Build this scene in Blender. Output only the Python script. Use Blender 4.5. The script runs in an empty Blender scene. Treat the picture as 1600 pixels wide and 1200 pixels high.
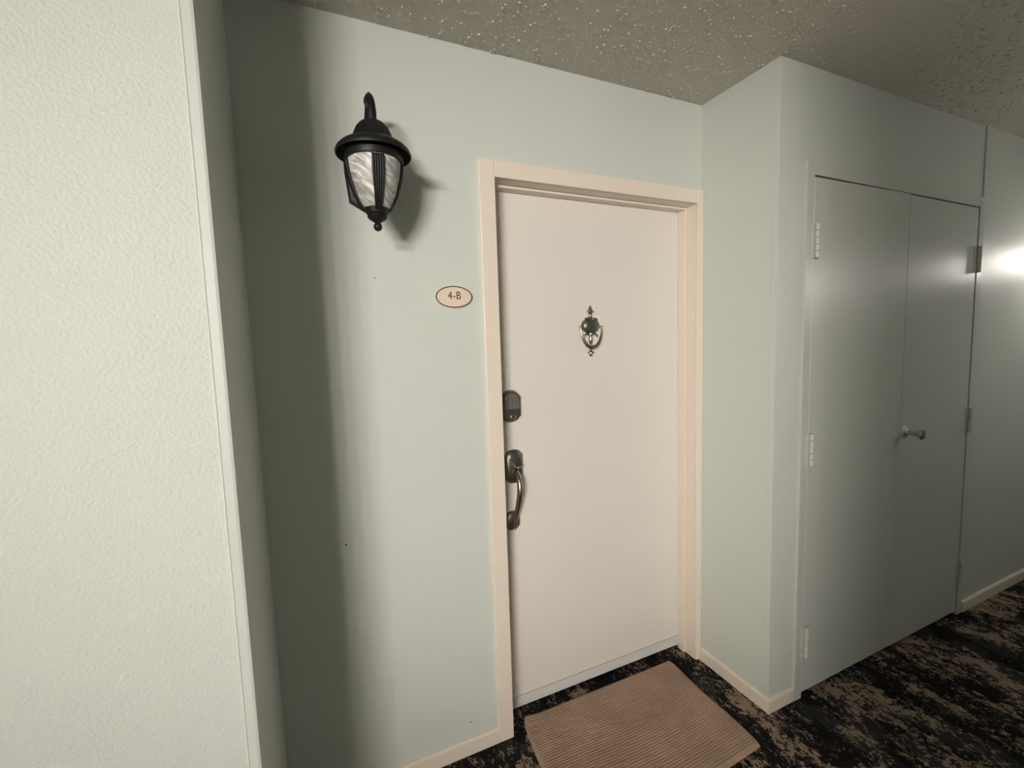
import bpy, bmesh, math, random
from mathutils import Vector, Matrix
random.seed(7)
PI = math.pi
S = bpy.context.scene
C = S.collection

# ------------------------------------------------------------------ camera
CAM = Vector((-0.5923, -1.4415, 1.4692)); YAW, PITCH, ROLL, FPX = 0.4155, -0.0891, -0.0324, 694.99
fwd = Vector((math.sin(YAW)*math.cos(PITCH), math.cos(YAW)*math.cos(PITCH), math.sin(PITCH)))
rgt = Vector((math.cos(YAW), -math.sin(YAW), 0)); up = rgt.cross(fwd)
r2 = rgt*math.cos(ROLL) + up*math.sin(ROLL); u2 = -rgt*math.sin(ROLL) + up*math.cos(ROLL)
cd = bpy.data.cameras.new('camera'); cam = bpy.data.objects.new('camera', cd); C.objects.link(cam)
cd.sensor_fit = 'HORIZONTAL'; cd.sensor_width = 36.0; cd.lens = FPX/1600*36.0; cd.clip_start = 0.01
cam.matrix_world = Matrix(((r2.x, u2.x, -fwd.x, CAM.x), (r2.y, u2.y, -fwd.y, CAM.y), (r2.z, u2.z, -fwd.z, CAM.z), (0, 0, 0, 1)))
S.camera = cam

# ------------------------------------------------------------------ world, exposure (the lamps are built with their fixtures below)
w = bpy.data.worlds.new('World'); S.world = w; w.use_nodes = True
S.cycles.max_bounces = 8
w.node_tree.nodes['Background'].inputs[0].default_value = (0.01, 0.01, 0.01, 1)
S.view_settings.view_transform = 'Standard'; S.view_settings.look = 'None'
S.view_settings.gamma = 1.0; S.view_settings.use_curve_mapping = False
S.view_settings.exposure = 0.08
SPOT_W = 235.0        # power of each added spotlight brightening the door alcove
LAMP_BAR = 190.0      # emission of the long wall lamp in the lobby
LAMP_OPP = 76.0       # emission of the added lantern that brightens the closet
LAMP_WALL = 52.0      # emission of the lit lantern further along the closet wall
WARM = (1.0, 0.93, 0.87)

# ------------------------------------------------------------------ materials
def nt(name):
    m = bpy.data.materials.new(name); m.use_nodes = True
    t = m.node_tree; return m, t, t.nodes['Principled BSDF']
def nd(t, typ, **kw):
    n = t.nodes.new(typ)
    for k, v in kw.items():
        if k in n.inputs: n.inputs[k].default_value = v
        else: setattr(n, k, v)
    return n
def bump_chain(t, b, scale, strength, dist, detail=3, coord='Object', rough=0.5, tex='noise'):
    tc = nd(t, 'ShaderNodeTexCoord')
    n = nd(t, 'ShaderNodeTexNoise', Scale=scale, Detail=detail, Roughness=rough)
    t.links.new(tc.outputs[coord], n.inputs['Vector'])
    bp = nd(t, 'ShaderNodeBump', Strength=strength, Distance=dist)
    t.links.new(n.outputs['Fac'], bp.inputs['Height']); t.links.new(bp.outputs['Normal'], b.inputs['Normal'])
    return tc, n, bp
def plain(name, col, rough=0.5, metal=0.0, bump=None, var=0.0, spec=0.5):
    m, t, b = nt(name)
    b.inputs['Base Color'].default_value = (*col, 1); b.inputs['Roughness'].default_value = rough
    b.inputs['Metallic'].default_value = metal; b.inputs['Specular IOR Level'].default_value = spec
    tc = nd(t, 'ShaderNodeTexCoord')
    if var:
        n = nd(t, 'ShaderNodeTexNoise', Scale=2.3, Detail=4.0)
        t.links.new(tc.outputs['Object'], n.inputs['Vector'])
        mx = nd(t, 'ShaderNodeMix', data_type='RGBA')
        mx.inputs['A'].default_value = (*[c*(1-var) for c in col], 1); mx.inputs['B'].default_value = (*[min(1, c*(1+var)) for c in col], 1)
        t.links.new(n.outputs['Fac'], mx.inputs['Factor']); t.links.new(mx.outputs['Result'], b.inputs['Base Color'])
    if bump: bump_chain(t, b, *bump)
    return m

WALL = (0.60, 0.632, 0.588)
M_wall = plain('wall_paint', WALL, 0.48, bump=(190, 0.16, 0.002, 2), var=0.02)
M_wall_l = plain('wall_paint_orange_peel', WALL, 0.60, bump=(150, 0.5, 0.004, 3), var=0.02)
M_guard = plain('corner_guard_paint', WALL, 0.40, bump=(120, 0.08, 0.001, 2))
M_closet = plain('closet_door_paint', (0.585, 0.612, 0.568), 0.30, bump=(60, 0.10, 0.001, 3), var=0.03)
M_trim = plain('cream_trim_paint', (0.775, 0.688, 0.585), 0.38, bump=(120, 0.10, 0.001, 2), var=0.02)
M_door = plain('white_door_paint', (0.735, 0.697, 0.642), 0.42, bump=(90, 0.06, 0.001, 3), var=0.025)
M_sweep = plain('door_sweep_vinyl', (0.66, 0.65, 0.63), 0.35, bump=(90, 0.05, 0.001, 2))
M_hinge = plain('painted_hinge', (0.62, 0.65, 0.59), 0.35, bump=(200, 0.25, 0.001, 3))
M_black = plain('black_textured_iron', (0.0075, 0.0072, 0.007), 0.5, bump=(600, 0.35, 0.0006, 3), spec=0.35)
M_nickel = plain('antique_nickel', (0.42, 0.385, 0.335), 0.25, 1.0, bump=(40, 0.05, 0.001, 2), var=0.12)
M_nickel_d = plain('dark_antique_nickel', (0.24, 0.225, 0.195), 0.38, 1.0, bump=(40, 0.05, 0.001, 2), var=0.15)
M_pad = plain('keypad_face', (0.13, 0.13, 0.11), 0.30, bump=(40, 0.03, 0.001, 2))
M_key = plain('keypad_key', (0.06, 0.06, 0.05), 0.4)
M_chrome = plain('satin_chrome', (0.62, 0.60, 0.55), 0.18, 1.0, bump=(50, 0.03, 0.001, 2))
M_plaque = plain('plaque_cream', (0.76, 0.62, 0.51), 0.40, bump=(300, 0.05, 0.0005, 2), var=0.03)
M_print = plain('plaque_brown_print', (0.035, 0.022, 0.016), 0.45)
M_dark = plain('dark_void', (0.02, 0.02, 0.02), 0.9)
M_nail = plain('nail_hole', (0.02, 0.02, 0.02), 0.8)

def mat_ceiling():
    m, t, b = nt('popcorn_ceiling')
    b.inputs['Roughness'].default_value = 0.30
    tc = nd(t, 'ShaderNodeTexCoord')
    v = nd(t, 'ShaderNodeTexVoronoi', Scale=95.0, feature='SMOOTH_F1'); v.inputs['Smoothness'].default_value = 0.4
    n = nd(t, 'ShaderNodeTexNoise', Scale=150.0, Detail=4.0, Roughness=0.6)
    n2 = nd(t, 'ShaderNodeTexNoise', Scale=1.6, Detail=3.0)
    for k in (v, n, n2): t.links.new(tc.outputs['Object'], k.inputs['Vector'])
    a = nd(t, 'ShaderNodeMath', operation='SUBTRACT'); t.links.new(n.outputs['Fac'], a.inputs[0]); t.links.new(v.outputs['Distance'], a.inputs[1])
    bp = nd(t, 'ShaderNodeBump', Strength=0.6, Distance=0.008)
    t.links.new(a.outputs[0], bp.inputs['Height']); t.links.new(bp.outputs['Normal'], b.inputs['Normal'])
    cr = nd(t, 'ShaderNodeMix', data_type='RGBA'); cr.inputs['A'].default_value = (0.62, 0.585, 0.51, 1); cr.inputs['B'].default_value = (0.68, 0.64, 0.56, 1)
    t.links.new(n2.outputs['Fac'], cr.inputs['Factor']); t.links.new(cr.outputs['Result'], b.inputs['Base Color'])
    return m
M_ceil = mat_ceiling()

def mat_carpet():
    m, t, b = nt('patterned_carpet')
    b.inputs['Roughness'].default_value = 0.95; b.inputs['Specular IOR Level'].default_value = 0.1
    L = t.links.new
    tc = nd(t, 'ShaderNodeTexCoord')
    wn = nd(t, 'ShaderNodeTexNoise', Scale=7.0, Detail=3.0); L(tc.outputs['Object'], wn.inputs['Vector'])
    ws = nd(t, 'ShaderNodeVectorMath', operation='SCALE'); ws.inputs['Scale'].default_value = 0.09; L(wn.outputs['Color'], ws.inputs[0])
    wa = nd(t, 'ShaderNodeVectorMath', operation='ADD'); L(tc.outputs['Object'], wa.inputs[0]); L(ws.outputs[0], wa.inputs[1])
    mp = nd(t, 'ShaderNodeMapping'); mp.inputs['Scale'].default_value = (1.0, 0.50, 1.0); mp.inputs['Rotation'].default_value = (0, 0, math.radians(8)); L(wa.outputs[0], mp.inputs['Vector'])
    st = nd(t, 'ShaderNodeTexNoise', Scale=66.0, Detail=7.0, Roughness=0.72, Distortion=0.5); L(mp.outputs[0], st.inputs['Vector'])
    pt = nd(t, 'ShaderNodeTexNoise', Scale=9.0, Detail=3.0, Roughness=0.55); L(mp.outputs[0], pt.inputs['Vector'])
    sl = nd(t, 'ShaderNodeTexNoise', Scale=9.0, Detail=2.0); mp2 = nd(t, 'ShaderNodeMapping'); mp2.inputs['Location'].default_value = (3.7, 8.1, 0); mp2.inputs['Scale'].default_value = (1, .5, 1); L(wa.outputs[0], mp2.inputs['Vector']); L(mp2.outputs[0], sl.inputs['Vector'])
    pw = nd(t, 'ShaderNodeMath', operation='MULTIPLY'); pw.inputs[1].default_value = 0.80; L(pt.outputs['Fac'], pw.inputs[0])
    ad = nd(t, 'ShaderNodeMath', operation='ADD'); L(st.outputs['Fac'], ad.inputs[0]); L(pw.outputs[0], ad.inputs[1])
    pl = nd(t, 'ShaderNodeTexNoise', Scale=210.0, Detail=2.0); L(mp.outputs[0], pl.inputs['Vector'])
    pq = nd(t, 'ShaderNodeMath', operation='MULTIPLY_ADD'); pq.inputs[1].default_value = 0.42; L(pl.outputs['Fac'], pq.inputs[0]); L(ad.outputs[0], pq.inputs[2]); ad = pq
    tan = nd(t, 'ShaderNodeMapRange', interpolation_type='SMOOTHSTEP'); tan.inputs['From Min'].default_value = 1.135; tan.inputs['From Max'].default_value = 1.20; L(ad.outputs[0], tan.inputs['Value'])
    sm = nd(t, 'ShaderNodeMapRange', interpolation_type='SMOOTHSTEP'); sm.inputs['From Min'].default_value = 0.50; sm.inputs['From Max'].default_value = 0.58; L(sl.outputs['Fac'], sm.inputs['Value'])
    mx1 = nd(t, 'ShaderNodeMix', data_type='RGBA'); mx1.inputs['A'].default_value = (0.012, 0.0115, 0.011, 1); mx1.inputs['B'].default_value = (0.030, 0.032, 0.033, 1); L(sm.outputs[0], mx1.inputs['Factor'])
    tv = nd(t, 'ShaderNodeTexNoise', Scale=30.0, Detail=2.0); L(tc.outputs['Object'], tv.inputs['Vector'])
    tcol = nd(t, 'ShaderNodeMix', data_type='RGBA'); tcol.inputs['A'].default_value = (0.20, 0.15, 0.112, 1); tcol.inputs['B'].default_value = (0.43, 0.33, 0.25, 1); L(tv.outputs['Fac'], tcol.inputs['Factor'])
    mx2 = nd(t, 'ShaderNodeMix', data_type='RGBA'); L(tan.outputs[0], mx2.inputs['Factor']); L(mx1.outputs['Result'], mx2.inputs['A']); L(tcol.outputs['Result'], mx2.inputs['B'])
    pile = nd(t, 'ShaderNodeTexNoise', Scale=420.0, Detail=2.0); L(tc.outputs['Object'], pile.inputs['Vector'])
    pm = nd(t, 'ShaderNodeMapRange'); pm.inputs['To Min'].default_value = 0.45; pm.inputs['To Max'].default_value = 1.5; L(pile.outputs['Fac'], pm.inputs['Value'])
    mu = nd(t, 'ShaderNodeMix', data_type='RGBA', blend_type='MULTIPLY'); mu.inputs['Factor'].default_value = 1.0; L(mx2.outputs['Result'], mu.inputs['A']); L(pm.outputs[0], mu.inputs['B'])
    L(mu.outputs['Result'], b.inputs['Base Color'])
    bp = nd(t, 'ShaderNodeBump', Strength=0.7, Distance=0.004); L(pile.outputs['Fac'], bp.inputs['Height']); L(bp.outputs['Normal'], b.inputs['Normal'])
    return m
M_carpet = mat_carpet()

def mat_mat():
    m, t, b = nt('ribbed_doormat'); L = t.links.new
    b.inputs['Roughness'].default_value = 0.95; b.inputs['Specular IOR Level'].default_value = 0.1
    tc = nd(t, 'ShaderNodeTexCoord')
    n = nd(t, 'ShaderNodeTexNoise', Scale=350.0, Detail=3.0); L(tc.outputs['Object'], n.inputs['Vector'])
    n2 = nd(t, 'ShaderNodeTexNoise', Scale=5.0, Detail=4.0); L(tc.outputs['Object'], n2.inputs['Vector'])
    ad = nd(t, 'ShaderNodeMath', operation='MULTIPLY'); L(n.outputs['Fac'], ad.inputs[0]); L(n2.outputs['Fac'], ad.inputs[1])
    mr = nd(t, 'ShaderNodeMapRange'); mr.inputs['From Min'].default_value = 0.12; mr.inputs['From Max'].default_value = 0.4; L(ad.outputs[0], mr.inputs['Value'])
    mx = nd(t, 'ShaderNodeMix', data_type='RGBA'); mx.inputs['A'].default_value = (0.33, 0.225, 0.165, 1); mx.inputs['B'].default_value = (0.50, 0.355, 0.27, 1)
    L(mr.outputs[0], mx.inputs['Factor']); L(mx.outputs['Result'], b.inputs['Base Color'])
    bp = nd(t, 'ShaderNodeBump', Strength=0.5, Distance=0.002); L(n.outputs['Fac'], bp.inputs['Height']); L(bp.outputs['Normal'], b.inputs['Normal'])
    return m
M_mat = mat_mat()

def mat_glass(name, emit=0.0):
    m, t, b = nt(name); L = t.links.new
    b.inputs['Roughness'].default_value = 0.42
    tc = nd(t, 'ShaderNodeTexCoord')
    m0 = nd(t, 'ShaderNodeMapping'); m0.inputs['Rotation'].default_value = (0, math.radians(-40), 0); L(tc.outputs['Object'], m0.inputs['Vector'])
    mp = nd(t, 'ShaderNodeMapping'); mp.inputs['Scale'].default_value = (13, 22, 85); L(m0.outputs[0], mp.inputs['Vector'])
    n = nd(t, 'ShaderNodeTexNoise', Scale=1.0, Detail=5.0, Roughness=0.6, Distortion=1.0); L(mp.outputs[0], n.inputs['Vector'])
    mr = nd(t, 'ShaderNodeMapRange'); mr.inputs['From Min'].default_value = 0.44; mr.inputs['From Max'].default_value = 0.70; L(n.outputs['Fac'], mr.inputs['Value'])
    mx = nd(t, 'ShaderNodeMix', data_type='RGBA'); mx.inputs['A'].default_value = (0.30, 0.295, 0.275, 1); mx.inputs['B'].default_value = (0.90, 0.88, 0.85, 1)
    L(mr.outputs[0], mx.inputs['Factor']); L(mx.outputs['Result'], b.inputs['Base Color'])
    if emit:
        b.inputs['Emission Color'].default_value = (*WARM, 1); b.inputs['Emission Strength'].default_value = emit
    return m
M_glass = mat_glass('swirled_alabaster_glass')
M_glass_lit = mat_glass('swirled_alabaster_glass_lit', LAMP_WALL)
M_glass_opp = mat_glass('swirled_alabaster_glass_added', LAMP_OPP)
def mat_lamp(name, e):
    m, t, b = nt(name); b.inputs['Base Color'].default_value = (0.9, 0.88, 0.82, 1)
    b.inputs['Emission Color'].default_value = (*WARM, 1); b.inputs['Emission Strength'].default_value = e
    return m

# ------------------------------------------------------------------ mesh helpers (world coordinates; origin moved afterwards)
ORG = {}
def box(bm, x0, x1, y0, y1, z0, z1, bev=0.0, seg=2):
    b2 = bmesh.new() if bev else bm
    vs = [b2.verts.new((x, y, z)) for z in (z0, z1) for y in (y0, y1) for x in (x0, x1)]
    for f in ((0, 2, 3, 1), (4, 5, 7, 6), (0, 1, 5, 4), (2, 6, 7, 3), (0, 4, 6, 2), (1, 3, 7, 5)): b2.faces.new([vs[i] for i in f])
    if bev:
        bmesh.ops.bevel(b2, geom=list(b2.edges), offset=bev, segments=seg, profile=0.5, affect='EDGES')
        merge(bm, b2)
    return bm
def merge(bm, b2):
    me = bpy.data.meshes.new('tmp'); b2.to_mesh(me); bm.from_mesh(me); bpy.data.meshes.remove(me); b2.free()
def lathe(bm, prof, c=(0, 0, 0), seg=32, axis='Z', flute=None, sx=1.0, sy=1.0):
    rings = []
    for i, (r, z) in enumerate(prof):
        ring = []
        if r < 1e-6: ring = None
        vs = []
        for k in range(seg if ring is not None else 1):
            a = 2*PI*k/seg; rr = r
            if flute and flute[0] <= i <= flute[1]: rr = r*(1 + flute[3]*math.cos(flute[2]*a))
            x, y = rr*math.cos(a)*sx, rr*math.sin(a)*sy
            p = {'Z': (x, y, z), '-Y': (x, -z, y), 'X': (z, x, y)}[axis]
            vs.append(bm.verts.new((p[0]+c[0], p[1]+c[1], p[2]+c[2])))
        rings.append(vs)
    for a, b in zip(rings, rings[1:]):
        if len(a) == 1 and len(b) == 1: continue
        for k in range(seg):
            k2 = (k+1) % seg
            if len(a) == 1: bm.faces.new((a[0], b[k2], b[k]))
            elif len(b) == 1: bm.faces.new((a[k], a[k2], b[0]))
            else: bm.faces.new((a[k], a[k2], b[k2], b[k]))
    for e in (rings[0], rings[-1]):
        if len(e) > 1: bm.faces.new(e)
    return bm
def smooth_path(pts, n=6):
    out = []
    P = [Vector(p[:3]) for p in pts]; Rr = [p[3] for p in pts]
    for i in range(len(P)-1):
        p0, p1, p2, p3 = P[max(i-1, 0)], P[i], P[i+1], P[min(i+2, len(P)-1)]
        for k in range(n):
            t = k/n
            q = 0.5*((2*p1) + (p2-p0)*t + (2*p0-5*p1+4*p2-p3)*t*t + (3*p1-p0-3*p2+p3)*t**3)
            out.append((q, Rr[i]*(1-t)+Rr[i+1]*t))
    out.append((P[-1], Rr[-1])); return out
def tube(bm, pts, seg=12, n=6, flat=1.0):
    path = smooth_path(pts, n); rings = []
    ref = None
    for i, (p, r) in enumerate(path):
        t = (path[min(i+1, len(path)-1)][0] - path[max(i-1, 0)][0]).normalized()
        if ref is None: ref = Vector((1, 0, 0)) if abs(t.x) < 0.9 else Vector((0, 0, 1))
        u = (ref - t*ref.dot(t)).normalized(); v = t.cross(u); ref = u
        rings.append([bm.verts.new(p + u*r*math.cos(2*PI*k/seg) + v*r*flat*math.sin(2*PI*k/seg)) for k in range(seg)])
    for a, b in zip(rings, rings[1:]):
        for k in range(seg): bm.faces.new((a[k], a[(k+1) % seg], b[(k+1) % seg], b[k]))
    bm.faces.new(rings[0]); bm.faces.new(rings[-1]); return bm
def ball(bm, c, r, sx=1, sy=1, sz=1, u=16, v=10):
    bmesh.ops.create_uvsphere(bm, u_segments=u, v_segments=v, radius=r, matrix=Matrix.Translation(c) @ Matrix.Diagonal((sx, sy, sz, 1))); return bm
def plate(bm, outline, cx, y_back, cz, layers):
    """outline: [(dx,dz)]; layers: [(inset_scale, y)] stacked toward the viewer (-y)"""
    rings = [[bm.verts.new((cx+dx*s, y, cz+dz*s)) for dx, dz in outline] for s, y in layers]
    n = len(outline)
    for a, b in zip(rings, rings[1:]):
        for k in range(n): bm.faces.new((a[k], a[(k+1) % n], b[(k+1) % n], b[k]))
    bm.faces.new(rings[0]); bm.faces.new(rings[-1]); return bm
def cartouche(hw, hh, sh):
    """arched top and bottom with little shoulders"""
    o = []
    for sgn in (1, -1):
        pts = [(hw, (hh-sh)*1.0), (hw*0.80, (hh-sh)*1.05)]
        for k in range(9):
            a = PI*(0.13 + 0.74*k/8); pts.append((hw*0.80*math.cos(a)*1.05, hh-sh + sh*math.sin(a)))
        pts += [(-hw*0.80, (hh-sh)*1.05), (-hw, (hh-sh))]
        o += [(sgn*x, sgn*z) for x, z in pts]
    return o
def obj(name, bm, mat, parent=None, smooth=False, origin=None):
    bmesh.ops.recalc_face_normals(bm, faces=bm.faces)
    me = bpy.data.meshes.new(name)
    if origin is None:
        xs = [v.co for v in bm.verts]
        origin = Vector(((min(v.x for v in xs)+max(v.x for v in xs))/2, (min(v.y for v in xs)+max(v.y for v in xs))/2, min(v.z for v in xs)))
    origin = Vector(origin)
    bmesh.ops.translate(bm, verts=bm.verts, vec=-origin)
    bm.to_mesh(me); bm.free()
    if smooth:
        for p in me.polygons: p.use_smooth = True
        if smooth != 'all': me.set_sharp_from_angle(angle=math.radians(40))
    me.materials.append(mat)
    o = bpy.data.objects.new(name, me); C.objects.link(o)
    ORG[o.name] = origin
    if parent: o.parent = parent; o.location = origin - ORG[parent.name]
    else: o.location = origin
    return o
def tag(o, label, cat=None, group=None, kind=None):
    o['label'] = label
    if cat: o['category'] = cat
    if group: o['group'] = group
    if kind: o['kind'] = kind
    return o
def empty(name, loc):
    o = bpy.data.objects.new(name, None); o.empty_display_size = 0.05; C.objects.link(o); o.location = loc; ORG[o.name] = Vector(loc); return o
B = bmesh.new

# ------------------------------------------------------------------ dimensions
H = 2.43; XL = -0.75; DL = 0.44; XR = 0.9455; D2 = 0.344
OW, OH = 0.914, 2.03                      # entry door opening
CT = 0.057                                # casing width
CX0, CX1, CXM, CZ = 1.128, 2.352, 1.7615, 2.047   # closet doors
X_END0, X_END1, Y_OPP, Y_LOB, XP = -5.3, 5.6, -1.90, -6.35, -0.13   # corridor ends, wall behind the viewer, back of the lobby, corner added to shade the closet

# ------------------------------------------------------------------ setting
bm = B(); box(bm, X_END0-.1, X_END1+.1, Y_LOB-.1, 0.30, -0.05, 0); tag(obj('floor', bm, M_carpet, origin=(0, 0, 0)), 'black and tan abstract patterned corridor carpet', 'floor', kind='structure')
bm = B(); box(bm, X_END0-.1, X_END1+.1, Y_LOB-.1, 0.30, H, H+.05); ceiling = tag(obj('ceiling', bm, M_ceil, origin=(0, 0, H)), 'cream popcorn textured ceiling', 'ceiling', kind='structure')
def popcorn(n):
    t = bmesh.new(); bmesh.ops.create_icosphere(t, subdivisions=1, radius=1.0); t.verts.ensure_lookup_table()
    tv = [v.co.copy() for v in t.verts]; tf = [[v.index for v in f.verts] for f in t.faces]; t.free()
    V, F = [], []
    rnd = random.Random(3)
    while len(V) < n*len(tv):
        x = rnd.uniform(-1.1, 3.2); y = rnd.uniform(-1.25, 0)
        if (x < XL and y > -DL) or (x > XR and y > -D2): continue
        r = .0016 + .0040*rnd.random()**2.6; a = rnd.uniform(0, 6.28); st = rnd.uniform(.7, 1.5); b = len(V)
        for p in tv:
            q = Vector((p.x*st, p.y, p.z*.75)); q.rotate(Matrix.Rotation(a, 3, 'Z')); V.append((x+q.x*r, y+q.y*r, q.z*r))
        F += [[i+b for i in f] for f in tf]
    me = bpy.data.meshes.new('popcorn_texture'); me.from_pydata(V, [], F); me.polygons.foreach_set('use_smooth', [True]*len(me.polygons)); me.materials.append(M_ceil)
    o = bpy.data.objects.new('popcorn_texture', me); C.objects.link(o); o.parent = ceiling; o['kind'] = 'stuff'; ORG[o.name] = Vector((0, 0, H)); return o
popcorn(9000)
bm = B()
box(bm, XL, -0.018, 0, 0.14, 0, H); box(bm, -0.018, OW+.018, 0, 0.14, OH+.018, H); box(bm, OW+.018, XR, 0, 0.14, 0, H)
wall_back = tag(obj('wall_back', bm, M_wall, origin=(0, 0, 0)), 'pale green painted wall around the white entry door', 'wall', kind='structure')
for x, z, r in ((-0.54, 0.863, 0.0028), (-0.407, 1.685, 0.0020), (-0.161, 0.115, 0.0026)):
    bm = B(); ball(bm, (x, -0.0003, z), r, 1, 0.4, 1, 10, 6); obj('nail', bm, M_nail, wall_back, smooth='all')
bm = B(); box(bm, X_END0, XL, -DL, 0.14, 0, H)
wall_left = tag(obj('wall_left', bm, M_wall_l, origin=(0, 0, 0)), 'bright textured pale green wall at the left edge', 'wall', kind='structure')
GX = 0.0215
def guard(name, parent, x, y, sx, t=0.0028):
    """raised rounded L-shaped corner strip; sx=-1: wall body lies at smaller x, +1: at larger x"""
    bm = B()
    prof = [(sx*GX, 0), (sx*GX, -t*.6), (sx*(GX-.002), -t*1.25), (sx*(GX-.004), -t*.9), (sx*.003, -t), (-sx*t*.6, -t*.6), (-sx*t, .003), (-sx*t*.9, GX-.004), (-sx*t*1.2, GX-.002), (-sx*t*.6, GX), (0, GX), (0, 0)]
    lo = [bm.verts.new((x+px, y+py, 0.0)) for px, py in prof]; hi = [bm.verts.new((x+px, y+py, H)) for px, py in prof]
    n = len(prof)
    for k in range(n): bm.faces.new((lo[k], lo[(k+1) % n], hi[(k+1) % n], hi[k]))
    bm.faces.new(lo); bm.faces.new(hi)
    return obj(name, bm, M_guard, parent)
guard('corner_guard', wall_left, XL, -DL, -1)
PY = D2 + 0.0                              # face of the closet wall
bm = B()
box(bm, XR, CX0-.006, -D2, 0.14, 0, H); box(bm, CX0-.006, CX1+.006, -D2, -D2+.12, CZ+.006, H); box(bm, CX1+.006, 2.404, -D2, 0.14, 0, H)
box(bm, 2.404, X_END1, -D2-.006, 0.14, 0, H)
wall_right = tag(obj('wall_right', bm, M_wall, origin=(0, 0, 0)), 'grey-green corridor wall with the closet doors', 'wall', kind='structure')
guard('corner_guard', wall_right, XR, -D2, 1, .0010)
bm = B(); box(bm, XP, X_END1, Y_LOB-.1, Y_OPP, 0, H); tag(obj('wall_front', bm, M_wall, origin=(0, Y_OPP, 0)), 'unseen pale green corridor wall, its corner placed to shade the closet', 'wall', kind='structure')  # this wall's end is placed to block lobby lamp light from the closet
bm = B(); box(bm, X_END0, XP, Y_LOB-.1, Y_LOB, 0, H); tag(obj('wall_lobby', bm, M_wall, origin=(0, Y_LOB, 0)), 'pale green back wall of the lobby behind the viewer', 'wall', kind='structure')
bm = B(); box(bm, X_END0-.1, X_END0, Y_LOB, 0.14, 0, H); tag(obj('wall_end_left', bm, M_wall, origin=(X_END0, 0, 0)), 'far left end wall of the corridor', 'wall', kind='structure')
bm = B(); box(bm, X_END1, X_END1+.1, Y_OPP, 0.14, 0, H); tag(obj('wall_end_right', bm, M_wall, origin=(X_END1, 0, 0)), 'far right end wall of the corridor', 'wall', kind='structure')

# baseboards: flat board with a rounded top edge
def board(name, x0, y0, x1, y1, label, h=0.058, t=0.012, z0=0.0, m0=0, m1=0):
    """runs from (x0,y0) to (x1,y1) along the wall; the room lies on the right-hand side"""
    d = Vector((x1-x0, y1-y0, 0)); n = Vector((d.y, -d.x, 0)).normalized()
    prof = [(0, z0), (t, z0), (t, h*.84), (t*.9, h*.91), (t*.62, h*.97), (t*.3, h), (0, h)]
    bm = B(); dn = d.normalized(); a = [bm.verts.new(Vector((x0, y0, z))+n*o-dn*o*m0) for o, z in prof]; b = [bm.verts.new(Vector((x1, y1, z))+n*o+dn*o*m1) for o, z in prof]
    for k in range(len(prof)): bm.faces.new((a[k], a[(k+1) % len(prof)], b[(k+1) % len(prof)], b[k]))
    bm.faces.new(a); bm.faces.new(b)
    o = obj(name, bm, M_trim); tag(o, label, 'baseboard', kind='structure'); return o
board('baseboard_back', XL+.012, 0, -CT, 0, 'cream baseboard left of the entry door')
board('baseboard_return', XR, -.0135, XR, -D2, 'cream baseboard on the short return wall by the doormat', m1=1)
board('baseboard_pilaster', XR, -D2, 1.081, -D2, 'short cream baseboard between wall corner and closet', m0=1)
board('baseboard_right', 2.408, -D2-.006, X_END1, -D2-.006, 'cream baseboard right of the closet doors')
board('baseboard_left', X_END0, -DL, XL-GX, -DL, 'cream baseboard under the left textured wall')
board('baseboard_alcove', XL, -DL+GX, XL, 0, 'cream baseboard on the left return wall')

# ------------------------------------------------------------------ entry door frame
root = tag(empty('trim_1', (OW/2, 0, 0)), 'cream wooden casing and jamb around the white entry door', 'door frame', kind='structure')
YC = -0.013
bm = B(); box(bm, -CT, 0.0, YC, 0, 0, OH+CT, .0025); obj('casing', bm, M_trim, root)
bm = B(); box(bm, OW, XR-.0005, YC, 0, 0, OH+CT, .0025); obj('casing', bm, M_trim, root)
bm = B(); box(bm, 0.0, OW, YC, 0, OH, OH+CT, .0025); obj('head_casing', bm, M_trim, root)
bm = B(); box(bm, -.018, .0, 0, .14, 0, OH+.018); obj('jamb', bm, M_trim, root)
bm = B(); box(bm, OW, OW+.018, 0, .14, 0, OH+.018); obj('jamb', bm, M_trim, root)
bm = B(); box(bm, 0, OW, 0, .14, OH, OH+.018); obj('head_jamb', bm, M_trim, root)
ST = 0.0095
bm = B(); box(bm, 0, ST, .050, .0905, 0, OH-ST, .002); obj('door_stop', bm, M_trim, root)
bm = B(); box(bm, OW-ST, OW, .050, .0905, 0, OH-ST, .002); obj('door_stop', bm, M_trim, root)
bm = B(); box(bm, 0, OW, .050, .0905, OH-ST, OH, .002); obj('head_stop', bm, M_trim, root)

# ------------------------------------------------------------------ entry door
DY = 0.092
bm = B(); box(bm, .003, OW-.003, DY, DY+.044, .024, OH-.003, .0015)
door = tag(obj('door_1', bm, M_door, origin=(OW/2, DY, .024)), 'flat white entry door with knocker, keypad lock and handle', 'door', kind='structure')
sw = B(); box(sw, .010, OW-.010, DY-.006, DY, .024, .062, .0015)
sweep = obj('door_sweep', sw, M_sweep, door)
for z0, z1, d in ((.057, .064, .0095), (.022, .032, .0100)):
    bm = B(); box(bm, .010, OW-.010, DY-d, DY-.0055, z0, z1, .0015); obj('sweep_rib', bm, M_sweep, sweep)

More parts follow.
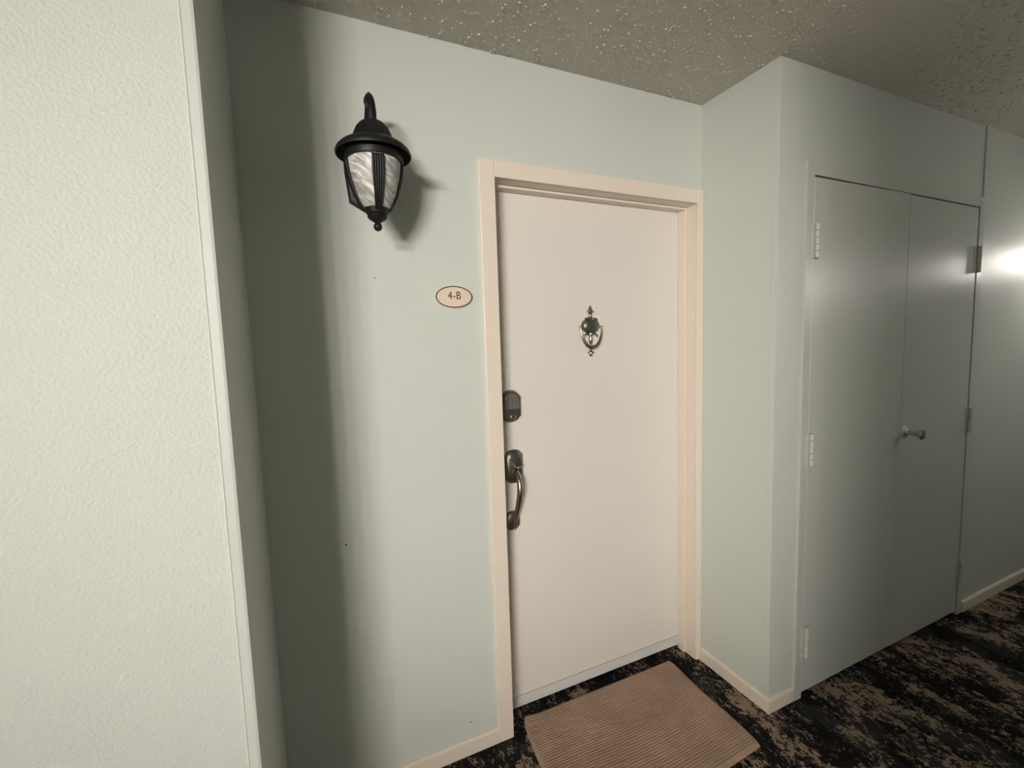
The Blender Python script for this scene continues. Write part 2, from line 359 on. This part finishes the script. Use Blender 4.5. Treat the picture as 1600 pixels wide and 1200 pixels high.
# door knocker (part of the door) and its pieces
kx, ky = 0.436, DY
def oval(rx, rz, n=32): return [(rx*math.cos(2*PI*k/n), rz*math.sin(2*PI*k/n)) for k in range(n)]
bm = B(); plate(bm, oval(.041, .031), kx, ky, 1.533, [(1.0, ky), (1.0, ky-.012), (.93, ky-.016), (.86, ky-.0165), (.80, ky-.019), (.4, ky-.0215)])
kn = obj('door_knocker', bm, M_nickel_d, door, smooth=True); kn['label'] = 'antique nickel urn-shaped door knocker'
bm = B(); lathe(bm, [(0, 1.616), (.003, 1.613), (.0065, 1.606), (.009, 1.600), (.011, 1.594), (.0165, 1.5915), (.017, 1.589), (.011, 1.586), (.008, 1.581), (.0075, 1.573), (.009, 1.567), (.013, 1.562), (.015, 1.555)], (kx, ky-.006, 0), 20); obj('finial', bm, M_nickel, kn, smooth=True)
for sx in (-1, 1):
    bm = B(); tube(bm, [(kx+sx*.012, ky-.008, 1.564, .004), (kx+sx*.022, ky-.008, 1.561, .0042), (kx+sx*.029, ky-.008, 1.559, .0045), (kx+sx*.031, ky-.008, 1.553, .003)], 10); obj('scroll', bm, M_nickel, kn, smooth='all')
    bm = B(); tube(bm, [(kx+sx*.008, ky-.008, 1.497, .004), (kx+sx*.020, ky-.008, 1.500, .0045), (kx+sx*.030, ky-.008, 1.494, .004), (kx+sx*.031, ky-.008, 1.487, .003)], 10); obj('scroll', bm, M_nickel, kn, smooth='all')
    bm = B(); ball(bm, (kx+sx*.050, ky-.012, 1.527), .0065); obj('pivot', bm, M_nickel, kn, smooth='all')
bm = B(); lathe(bm, [(.008, 1.507), (.010, 1.500), (.0065, 1.492), (.0085, 1.480), (.0085, 1.470), (.005, 1.463), (.007, 1.457), (.007, 1.447), (.005, 1.440)], (kx, ky-.007, 0), 18); obj('stem', bm, M_nickel, kn, smooth=True)
bm = B(); tube(bm, [(kx-.050, ky-.013, 1.529, .0036), (kx-.049, ky-.015, 1.507, .0045), (kx-.041, ky-.017, 1.480, .006), (kx-.024, ky-.019, 1.455, .0075), (kx, ky-.020, 1.446, .0090),
                    (kx+.024, ky-.019, 1.455, .0075), (kx+.041, ky-.017, 1.480, .006), (kx+.049, ky-.015, 1.507, .0045), (kx+.050, ky-.013, 1.529, .0036)], 12); obj('knocker_ring', bm, M_nickel, kn, smooth='all')
bm = B(); lathe(bm, [(.005, 1.444), (.0065, 1.437), (.005, 1.433), (.008, 1.430), (.0155, 1.427), (.0155, 1.424), (.008, 1.421), (.005, 1.419), (.0075, 1.415), (.006, 1.411), (0, 1.409)], (kx, ky-.007, 0), 20); obj('drop', bm, M_nickel, kn, smooth=True)

# keypad deadbolt
lx, lz = 0.073, 1.236
bm = B(); plate(bm, cartouche(.037, .062, .020), lx, ky, lz, [(1, ky), (1, ky-.006), (.95, ky-.010), (.93, ky-.017), (.88, ky-.021)])
lock = obj('keypad_lock', bm, M_nickel_d, door, smooth=True); lock['label'] = 'dark nickel keypad deadbolt'
arch = [(.029*math.cos(PI*k/12)*1.0, .020+.026*math.sin(PI*k/12)) for k in range(13)] + [(-.029, -.014), (.029, -.014)]
bm = B(); plate(bm, arch, lx, ky, lz+.004, [(1, ky-.019), (1, ky-.0225), (.95, ky-.0235)]); pad = obj('keypad', bm, M_pad, lock)
for r in range(4):
    for c in range(3):
        bm = B(); box(bm, lx-.017+.017*c-.0022, lx-.017+.017*c+.0022, ky-.0242, ky-.0230, lz+.031-.0125*r-.0028, lz+.031-.0125*r+.0028, .0004, 1); obj('key', bm, M_key, lock)
bm = B(); lathe(bm, [(.0115, .018), (.0115, .0235), (.009, .0255), (.0075, .0250), (0, .0250)], (lx+.003, ky, lz-.040), 20, '-Y'); cyl = obj('key_cylinder', bm, M_nickel, lock, smooth=True)
bm = B(); box(bm, lx+.002, lx+.004, ky-.0258, ky-.0245, lz-.045, lz-.035); obj('keyway', bm, M_nail, lock)

# handle set
hx = 0.079
bm = B(); plate(bm, cartouche(.037, .066, .018), hx, ky, 1.003, [(1, ky), (1, ky-.005), (.95, ky-.009), (.80, ky-.015), (.62, ky-.019)])
hs = obj('handle_set', bm, M_nickel_d, door, smooth=True); hs['label'] = 'dark nickel door handle with thumb latch'
bm = B(); plate(bm, cartouche(.029, .038, .014), hx-.012, ky, .791, [(1, ky), (1, ky-.005), (.94, ky-.009), (.78, ky-.014), (.5, ky-.016)]); obj('lower_plate', bm, M_nickel_d, hs, smooth=True)
bm = B(); tube(bm, [(hx, ky-.012, .985, .014), (hx, ky-.030, .980, .013), (hx-.001, ky-.048, .968, .0115), (hx-.002, ky-.060, .945, .0110), (hx-.004, ky-.062, .912, .0112), (hx-.007, ky-.054, .872, .0105),
                    (hx-.010, ky-.042, .835, .0095), (hx-.012, ky-.030, .805, .0090), (hx-.012, ky-.024, .785, .0085), (hx-.012, ky-.024, .770, .0060)], 14); obj('grip', bm, M_nickel, hs, smooth='all')
bm = B(); ball(bm, (hx-.012, ky-.024, .767), .0062); obj('grip_tip', bm, M_nickel, hs, smooth='all')
bm = B(); tube(bm, [(hx, ky-.016, 1.012, .008), (hx, ky-.034, 1.012, .0085), (hx, ky-.050, 1.009, .0115), (hx, ky-.060, 1.013, .0095)], 12, flat=.45); obj('thumb_latch', bm, M_nickel, hs, smooth='all')

# ------------------------------------------------------------------ closet frame and doors
root = tag(empty('trim_2', ((CX0+CX1)/2, -D2, 0)), 'grey-green painted casing around the closet doors', 'door frame', kind='structure')
YK = -D2-.014; CL, CR, CTOP = 1.082, 2.4035, 2.099
bm = B(); box(bm, CL, CX0-.004, YK, -D2, 0, CTOP, .0012); obj('casing', bm, M_closet, root)
bm = B(); box(bm, CX1+.006, CR, YK-.0005, -D2, 0, CTOP, .0012); obj('casing', bm, M_closet, root)
bm = B(); box(bm, CX0-.004, CX1+.006, YK, -D2, CZ+.004, CTOP, .0012); obj('head_casing', bm, M_closet, root)
bm = B(); box(bm, CX0-.006, CX1+.006, -D2+.03, -D2+.04, 0, CZ+.006); obj('shade_sheet', bm, M_dark, root)  # near-black sheet stands in for the shade inside the closet
def closet_door(name, x0, x1, za, zb, label):
    bm = B(); y0, y1 = YK+.002, -D2+.024
    vs = [bm.verts.new(p) for p in ((x0, y0, .022), (x1, y0, .022), (x1, y0, zb), (x0, y0, za), (x0, y1, .022), (x1, y1, .022), (x1, y1, zb), (x0, y1, za))]
    for f in ((0, 1, 2, 3), (4, 5, 6, 7), (0, 1, 5, 4), (2, 3, 7, 6), (1, 2, 6, 5), (0, 3, 7, 4)): bm.faces.new([vs[i] for i in f])
    bmesh.ops.bevel(bm, geom=list(bm.edges), offset=.0012, segments=1, affect='EDGES')
    return tag(obj(name, bm, M_closet, origin=((x0+x1)/2, y0, .022)), label, 'closet door', kind='structure')
d2 = closet_door('door_2', CX0, CXM-.0012, CZ-.002, CZ+.0035, 'grey-green flush closet door nearest the corner, three left hinges')
d3 = closet_door('door_3', CXM+.0006, CX1-.002, CZ-.001, CZ-.002, 'grey-green flush closet door with chrome knob, right of the pair')
def hinge(dr, x, z, s):
    """s=+1: the door lies at larger x"""
    hh = .0625; yb = YK-.0105; r = .0085
    bm = B(); box(bm, x-s*.004 - .011, x-s*.004 + .011, YK-.0030, YK+.0004, z-hh, z+hh, .0006, 1)
    hg = obj('hinge', bm, M_hinge, dr)
    for k in range(5):
        z0 = z-hh+k*2*hh/5
        bm = B(); lathe(bm, [(r*.8, z0+.0004), (r, z0+.0014), (r, z0+2*hh/5-.0014), (r*.8, z0+2*hh/5-.0004)], (x+s*.002, yb, 0), 14); obj('knuckle', bm, M_hinge, hg, smooth=True)
    bm = B(); box(bm, x+s*.016-.009, x+s*.016+.009, YK-.0012, YK+.0024, z-hh, z+hh, .0006, 1); obj('hinge_leaf', bm, M_hinge, hg)
for z in (1.813, 1.028, 0.243): hinge(d2, CX0, z, 1)
for z in (1.803, 1.022, 0.238): hinge(d3, CX1+.001, z, -1)
nx, nz = 1.792, 1.022; yk = YK+.002
bm = B(); lathe(bm, [(.030, 0), (.030, .002), (.027, .005), (.016, .007), (.013, .009)], (nx, yk, nz), 28, '-Y'); knob = obj('knob_rosette', bm, M_hinge, d3, smooth=True); knob['label'] = 'painted round rosette of the closet knob'
bm = B(); lathe(bm, [(.013, .006), (.0175, .008), (.0175, .0115), (.012, .014), (.0100, .022), (.0105, .034), (.0135, .046), (.019, .056), (.0225, .062), (.0230, .066), (.020, .0695), (.008, .0705), (0, .0705)], (nx, yk, nz), 28, '-Y'); k2 = obj('knob', bm, M_chrome, knob, smooth=True); k2['label'] = 'flared chrome knob'

# ------------------------------------------------------------------ wall lantern
def lantern(loc, glass, label):
    X, Y0, Z = loc; A = Y0-.17
    root = empty('wall_lantern', loc); tag(root, label, 'wall lamp')
    c = (X, A, Z)
    o = []
    for k in range(13): a = PI*k/12; o.append((.068*math.cos(a)*.97, .055+.045*math.sin(a)))
    o += [(-.064, .0), (-.055, -.088), (-.030, -.102), (0, -.118), (.030, -.102), (.055, -.088), (.064, 0)]
    bm = B(); plate(bm, o, X, Y0, Z+.205, [(1, Y0), (1, Y0-.010), (.93, Y0-.016), (.82, Y0-.018)]); obj('backplate', bm, M_black, root, smooth=True)
    bm = B(); tube(bm, [(X, Y0-.012, Z+.285, .010), (X, Y0-.040, Z+.300, .008), (X, Y0-.075, Z+.336, .007), (X, Y0-.110, Z+.360, .0065), (X, Y0-.142, Z+.360, .0080), (X, Y0-.162, Z+.338, .0110), (X, A, Z+.308, .0128), (X, A, Z+.275, .0122)], 14)
    arm = obj('arm', bm, M_black, root, smooth='all')
    bm = B(); tube(bm, [(X-.010, Y0-.172, Z+.312, .003), (X-.011, Y0-.170, Z+.328, .0075), (X-.009, Y0-.162, Z+.343, .0070), (X-.003, Y0-.150, Z+.358, .006), (X+.001, Y0-.138, Z+.370, .003)], 10); obj('leaf', bm, M_black, arm, smooth='all')
    # roof: brim, step and fluted dome
    bm = B(); prof = [(.068, .214), (.080, .2115), (.089, .202), (.0945, .1935), (.0970, .1935), (.0980, .1975), (.0945, .2060), (.086, .2150), (.072, .2240), (.060, .2290), (.0575, .2320), (.0560, .2345), (.052, .2355), (.0500, .2380), (.0475, .250), (.041, .264), (.0305, .276), (.018, .2825), (.012, .2835), (0, .2835)]
    lathe(bm, prof, c, 96, flute=(13, 17, 24, .025)); obj('roof', bm, M_black, root, smooth=True)
    gp = [(.026, .050), (.034, .058), (.043, .073), (.0510, .092), (.0575, .113), (.0630, .135), (.0665, .156), (.0685, .174), (.0690, .186)]
    bm = B(); lathe(bm, gp, c, 48); g = obj('glass_shade', bm, glass, root, smooth='all')
    g['label'] = 'swirled white alabaster glass cup'
    bm = B(); lathe(bm, [(.0695, .177), (.0735, .177), (.0755, .181), (.0750, .196), (.0720, .2135), (.0690, .2135)], c, 48); obj('collar', bm, M_black, root, smooth=True)
    for q in range(4):
        a = -PI/2 + q*PI/2; er = Vector((math.cos(a), math.sin(a), 0)); et = Vector((-er.y, er.x, 0))
        bm = B()
        for off in (-.0120, -.0060, 0, .0060, .0120):
            pts = []
            for (r, z) in gp[:-1]:
                k = min(1.0, .55+.45*(z-.05)/.08)
                p = Vector(c) + er*(r+.0030) + et*off*k + Vector((0, 0, z)); pts.append((p.x, p.y, p.z, .0036*k))
            tube(bm, pts, 8, 3)
        obj('rib', bm, M_black, root, smooth='all')
    bm = B(); lathe(bm, [(.0, .0165), (.006, .017), (.0075, .020), (.012, .024), (.0215, .030), (.0255, .036), (.0235, .041), (.0285, .044), (.0305, .050), (.0330, .057), (.030, .060), (0, .060)], c, 60, flute=(3, 6, 20, .03)); cap = obj('bottom_cap', bm, M_black, root, smooth=True)
    bm = B(); ball(bm, (X, A, Z+.0105), .0115); lathe(bm, [(.005, .018), (.0045, .022)], c, 12); obj('finial_ball', bm, M_black, cap, smooth='all')
    return root
lantern((-.412, 0, 1.786), M_glass, 'black wall lantern with swirled white glass left of the entry door')
lantern((3.20, -D2-.006, 1.73), M_glass_lit, 'lit black wall lantern beyond the closet doors')
opp_added = lantern((3.05, Y_OPP, 1.73), M_glass_opp, 'added unseen lit lantern brightening the closet from across the corridor'); opp_added.rotation_euler = (0, 0, PI)  # added lantern, lifts the dim right side of the closet

# ------------------------------------------------------------------ unit number plaque
px, pz = -0.157, 1.631
bm = B(); plate(bm, oval(.0645, .0375, 48), px, 0, pz, [(1, 0), (1, -.0045), (.985, -.006)])
pl = tag(obj('number_plaque', bm, M_plaque, origin=(px, 0, pz-.0375)), 'small oval cream plaque reading 4-B beside the door frame', 'sign')
bm = B(); n = 64
ra = [[bm.verts.new((px+rx*math.cos(2*PI*k/n), y, pz+rz*math.sin(2*PI*k/n))) for k in range(n)] for rx, rz, y in ((.0625, .0355, -.0058), (.0625, .0355, -.0066), (.0590, .0322, -.0066), (.0590, .0322, -.0058))]
for a, b in zip(ra, ra[1:]+ra[:1]):
    for k in range(n): bm.faces.new((a[k], a[(k+1) % n], b[(k+1) % n], b[k]))
obj('border_ring', bm, M_print, pl)
cu = bpy.data.curves.new('txt', 'FONT'); cu.body = '4-B'; cu.align_x = 'CENTER'; cu.align_y = 'CENTER'; cu.size = .0365; cu.extrude = .0003; cu.space_character = 1.06
to = bpy.data.objects.new('txt', cu); C.objects.link(to)
dg = bpy.context.evaluated_depsgraph_get(); me = bpy.data.meshes.new_from_object(to.evaluated_get(dg)); bpy.data.objects.remove(to)
bm = B(); bm.from_mesh(me)
bmesh.ops.transform(bm, matrix=Matrix.Translation((px+.0005, -.0064, pz+.0035)) @ Matrix.Rotation(PI/2, 4, 'X') @ Matrix.Diagonal((.86, 1, 1, 1)), verts=bm.verts)
obj('lettering', bm, M_print, pl)

# ------------------------------------------------------------------ doormat: woven ribs as real relief
def lerp(a, b, t): return a+(b-a)*t
def make_mat():
    NU, NV, ribs = 240, 47*5, 47
    vs = []; bm = B()
    dash = [[random.random() for k in range(34)] for q in range(ribs+2)]
    for j in range(NV+1):
        v = j/NV
        yl = lerp(.042, -.440, v); yr = lerp(.037, -.437, v)
        xl = .033 + .029*math.exp(-(v/.16)**1.3) + .004*math.sin(v*7); xr = lerp(.803, .789, v) + .003*math.sin(v*9+1)
        row = []
        for i in range(NU+1):
            u = i/NU
            x = lerp(xl, xr, u); y = lerp(yl, yr, u) + .0035*math.sin(u*8+.6)*(1-abs(2*v-1)) - .012*v*math.sin(u*PI)
            # rounded corners
            cu_ = max(0, (u-.97)/.03, (.03-u)/.03); cv = max(0, (v-.955)/.045, (.045-v)/.045)
            if cu_ > 0 and cv > 0:
                k = .25*cu_*cv; x = lerp(x, lerp(xl, xr, .5), k*.08); y = lerp(y, lerp(yl, yr, .5), k*.08)
            edge = min(1, u/.012, (1-u)/.012, v/.02, (1-v)/.02)
            q = int(v*ribs+.5); ph = u*32 + (q*.618) % 1; k = int(ph); f = ph-k
            open_ = lerp(dash[q][k], dash[q][k+1], f*f*(3-2*f))          # how open the gap between two cords is here
            rib = abs(math.sin(PI*v*ribs))**.8
            cord = .88+.12*math.sin(2*PI*(u*90+q*.37))
            z = .0030 + .0045*max(0, edge)**.5 + (.0048*(1-(1-rib)*(.25+.75*open_))*cord if edge > .9 else 0)
            z += .010*math.exp(-((u/.06)**2+(v/.08)**2))
            row.append(bm.verts.new((x, y, z)))
        vs.append(row)
    for j in range(NV):
        for i in range(NU): bm.faces.new((vs[j][i], vs[j+1][i], vs[j+1][i+1], vs[j][i+1]))
    rim = [vs[0][i] for i in range(NU+1)] + [vs[j][NU] for j in range(1, NV+1)] + [vs[NV][i] for i in range(NU-1, -1, -1)] + [vs[j][0] for j in range(NV-1, 0, -1)]
    low = [bm.verts.new((p.co.x, p.co.y, 0.0005)) for p in rim]; n = len(rim)
    for k in range(n): bm.faces.new((rim[k], rim[(k+1) % n], low[(k+1) % n], low[k]))
    bm.faces.new(low)
    return bm
tag(obj('door_mat', make_mat(), M_mat, smooth='all'), 'tan ribbed rectangular doormat on the patterned carpet', 'doormat')

# ------------------------------------------------------------------ unseen lamps; the spotlight row is added to shape the light
def bar_lamp(x, z, half, label, r=.05):
    y = Y_LOB
    root = empty('bar_wall_lamp', (x, y, z)); tag(root, label, 'wall lamp')
    bm = B(); box(bm, x-half*.8, x+half*.8, y, y+.035, z-.05, z+.05, .006); obj('backplate', bm, M_nickel, root)
    for sx in (-1, 1):
        bm = B(); tube(bm, [(x+sx*half*.7, y+.03, z, .012), (x+sx*half*.7, y+.08, z, .012), (x+sx*half*.7, y+.115, z, .014)], 12); obj('arm', bm, M_nickel, root, smooth='all')
        bm = B(); lathe(bm, [(r*.5, 0), (r*1.12, .004), (r*1.12, .030), (r*.9, .034)], (x+sx*half-.017, y+.15, z), 24, 'X'); obj('end_cap', bm, M_nickel, root, smooth=True)
    bm = B(); lathe(bm, [(r, -half+.012), (r, -half*.33), (r, half*.33), (r, half-.012)], (x, y+.15, z), 20, 'X'); obj('diffuser', bm, mat_lamp('lit_diffuser', LAMP_BAR), root, smooth=True)
bar_lamp(-4.00, 2.05, 1.0, 'long lit bar wall lamp on the back wall of the lobby')
def added_spot_row(x, y, n, gap, aim, label):  # added spots: bright mid-height on the door wall, dimmer top and bottom
    root = empty('added_spot_row', (x, y, H)); tag(root, label, 'added light')
    L_ = gap*(n-1)/2+.12
    bm = B(); box(bm, x-L_, x+L_, y-.017, y+.017, H-.022, H, .003); obj('rail', bm, M_black, root)
    for k in range(n):
        hx_ = x-gap*(n-1)/2+gap*k; p = Vector((hx_, y, H-.20)); d = (Vector(aim)+Vector((hx_-x, 0, 0))*.25-p).normalized(); q = d.to_track_quat('-Z', 'Y')
        bm = B(); tube(bm, [(hx_, y, H-.02, .008), (hx_, y, H-.09, .008), (hx_, y, H-.15, .009)], 10); obj('stem', bm, M_black, root, smooth='all')
        bm = B(); lathe(bm, [(0, .07), (.045, .068), (.052, .055), (.052, -.065), (.048, -.065), (.046, -.040), (0, -.040)], (0, 0, 0), 24)
        bmesh.ops.transform(bm, matrix=Matrix.Translation(p) @ q.to_matrix().to_4x4(), verts=bm.verts); obj('lamp_head', bm, M_black, root, smooth=True)
        ld = bpy.data.lights.new('added_spot', 'SPOT'); ld.energy = SPOT_W; ld.color = WARM; ld.spot_size = math.radians(SPOT_DEG); ld.spot_blend = 1.0; ld.shadow_soft_size = .10
        lo = bpy.data.objects.new('added_spot', ld); C.objects.link(lo); lo.parent = root; lo.location = p + d*.18 - Vector((x, y, H)); lo.rotation_euler = q.to_euler()
SPOT_DEG = 28.0
added_spot_row(-4.0, -5.9, 5, .40, (.20, 0, 1.34), 'added row of five unseen spotlights aimed at the door alcove')
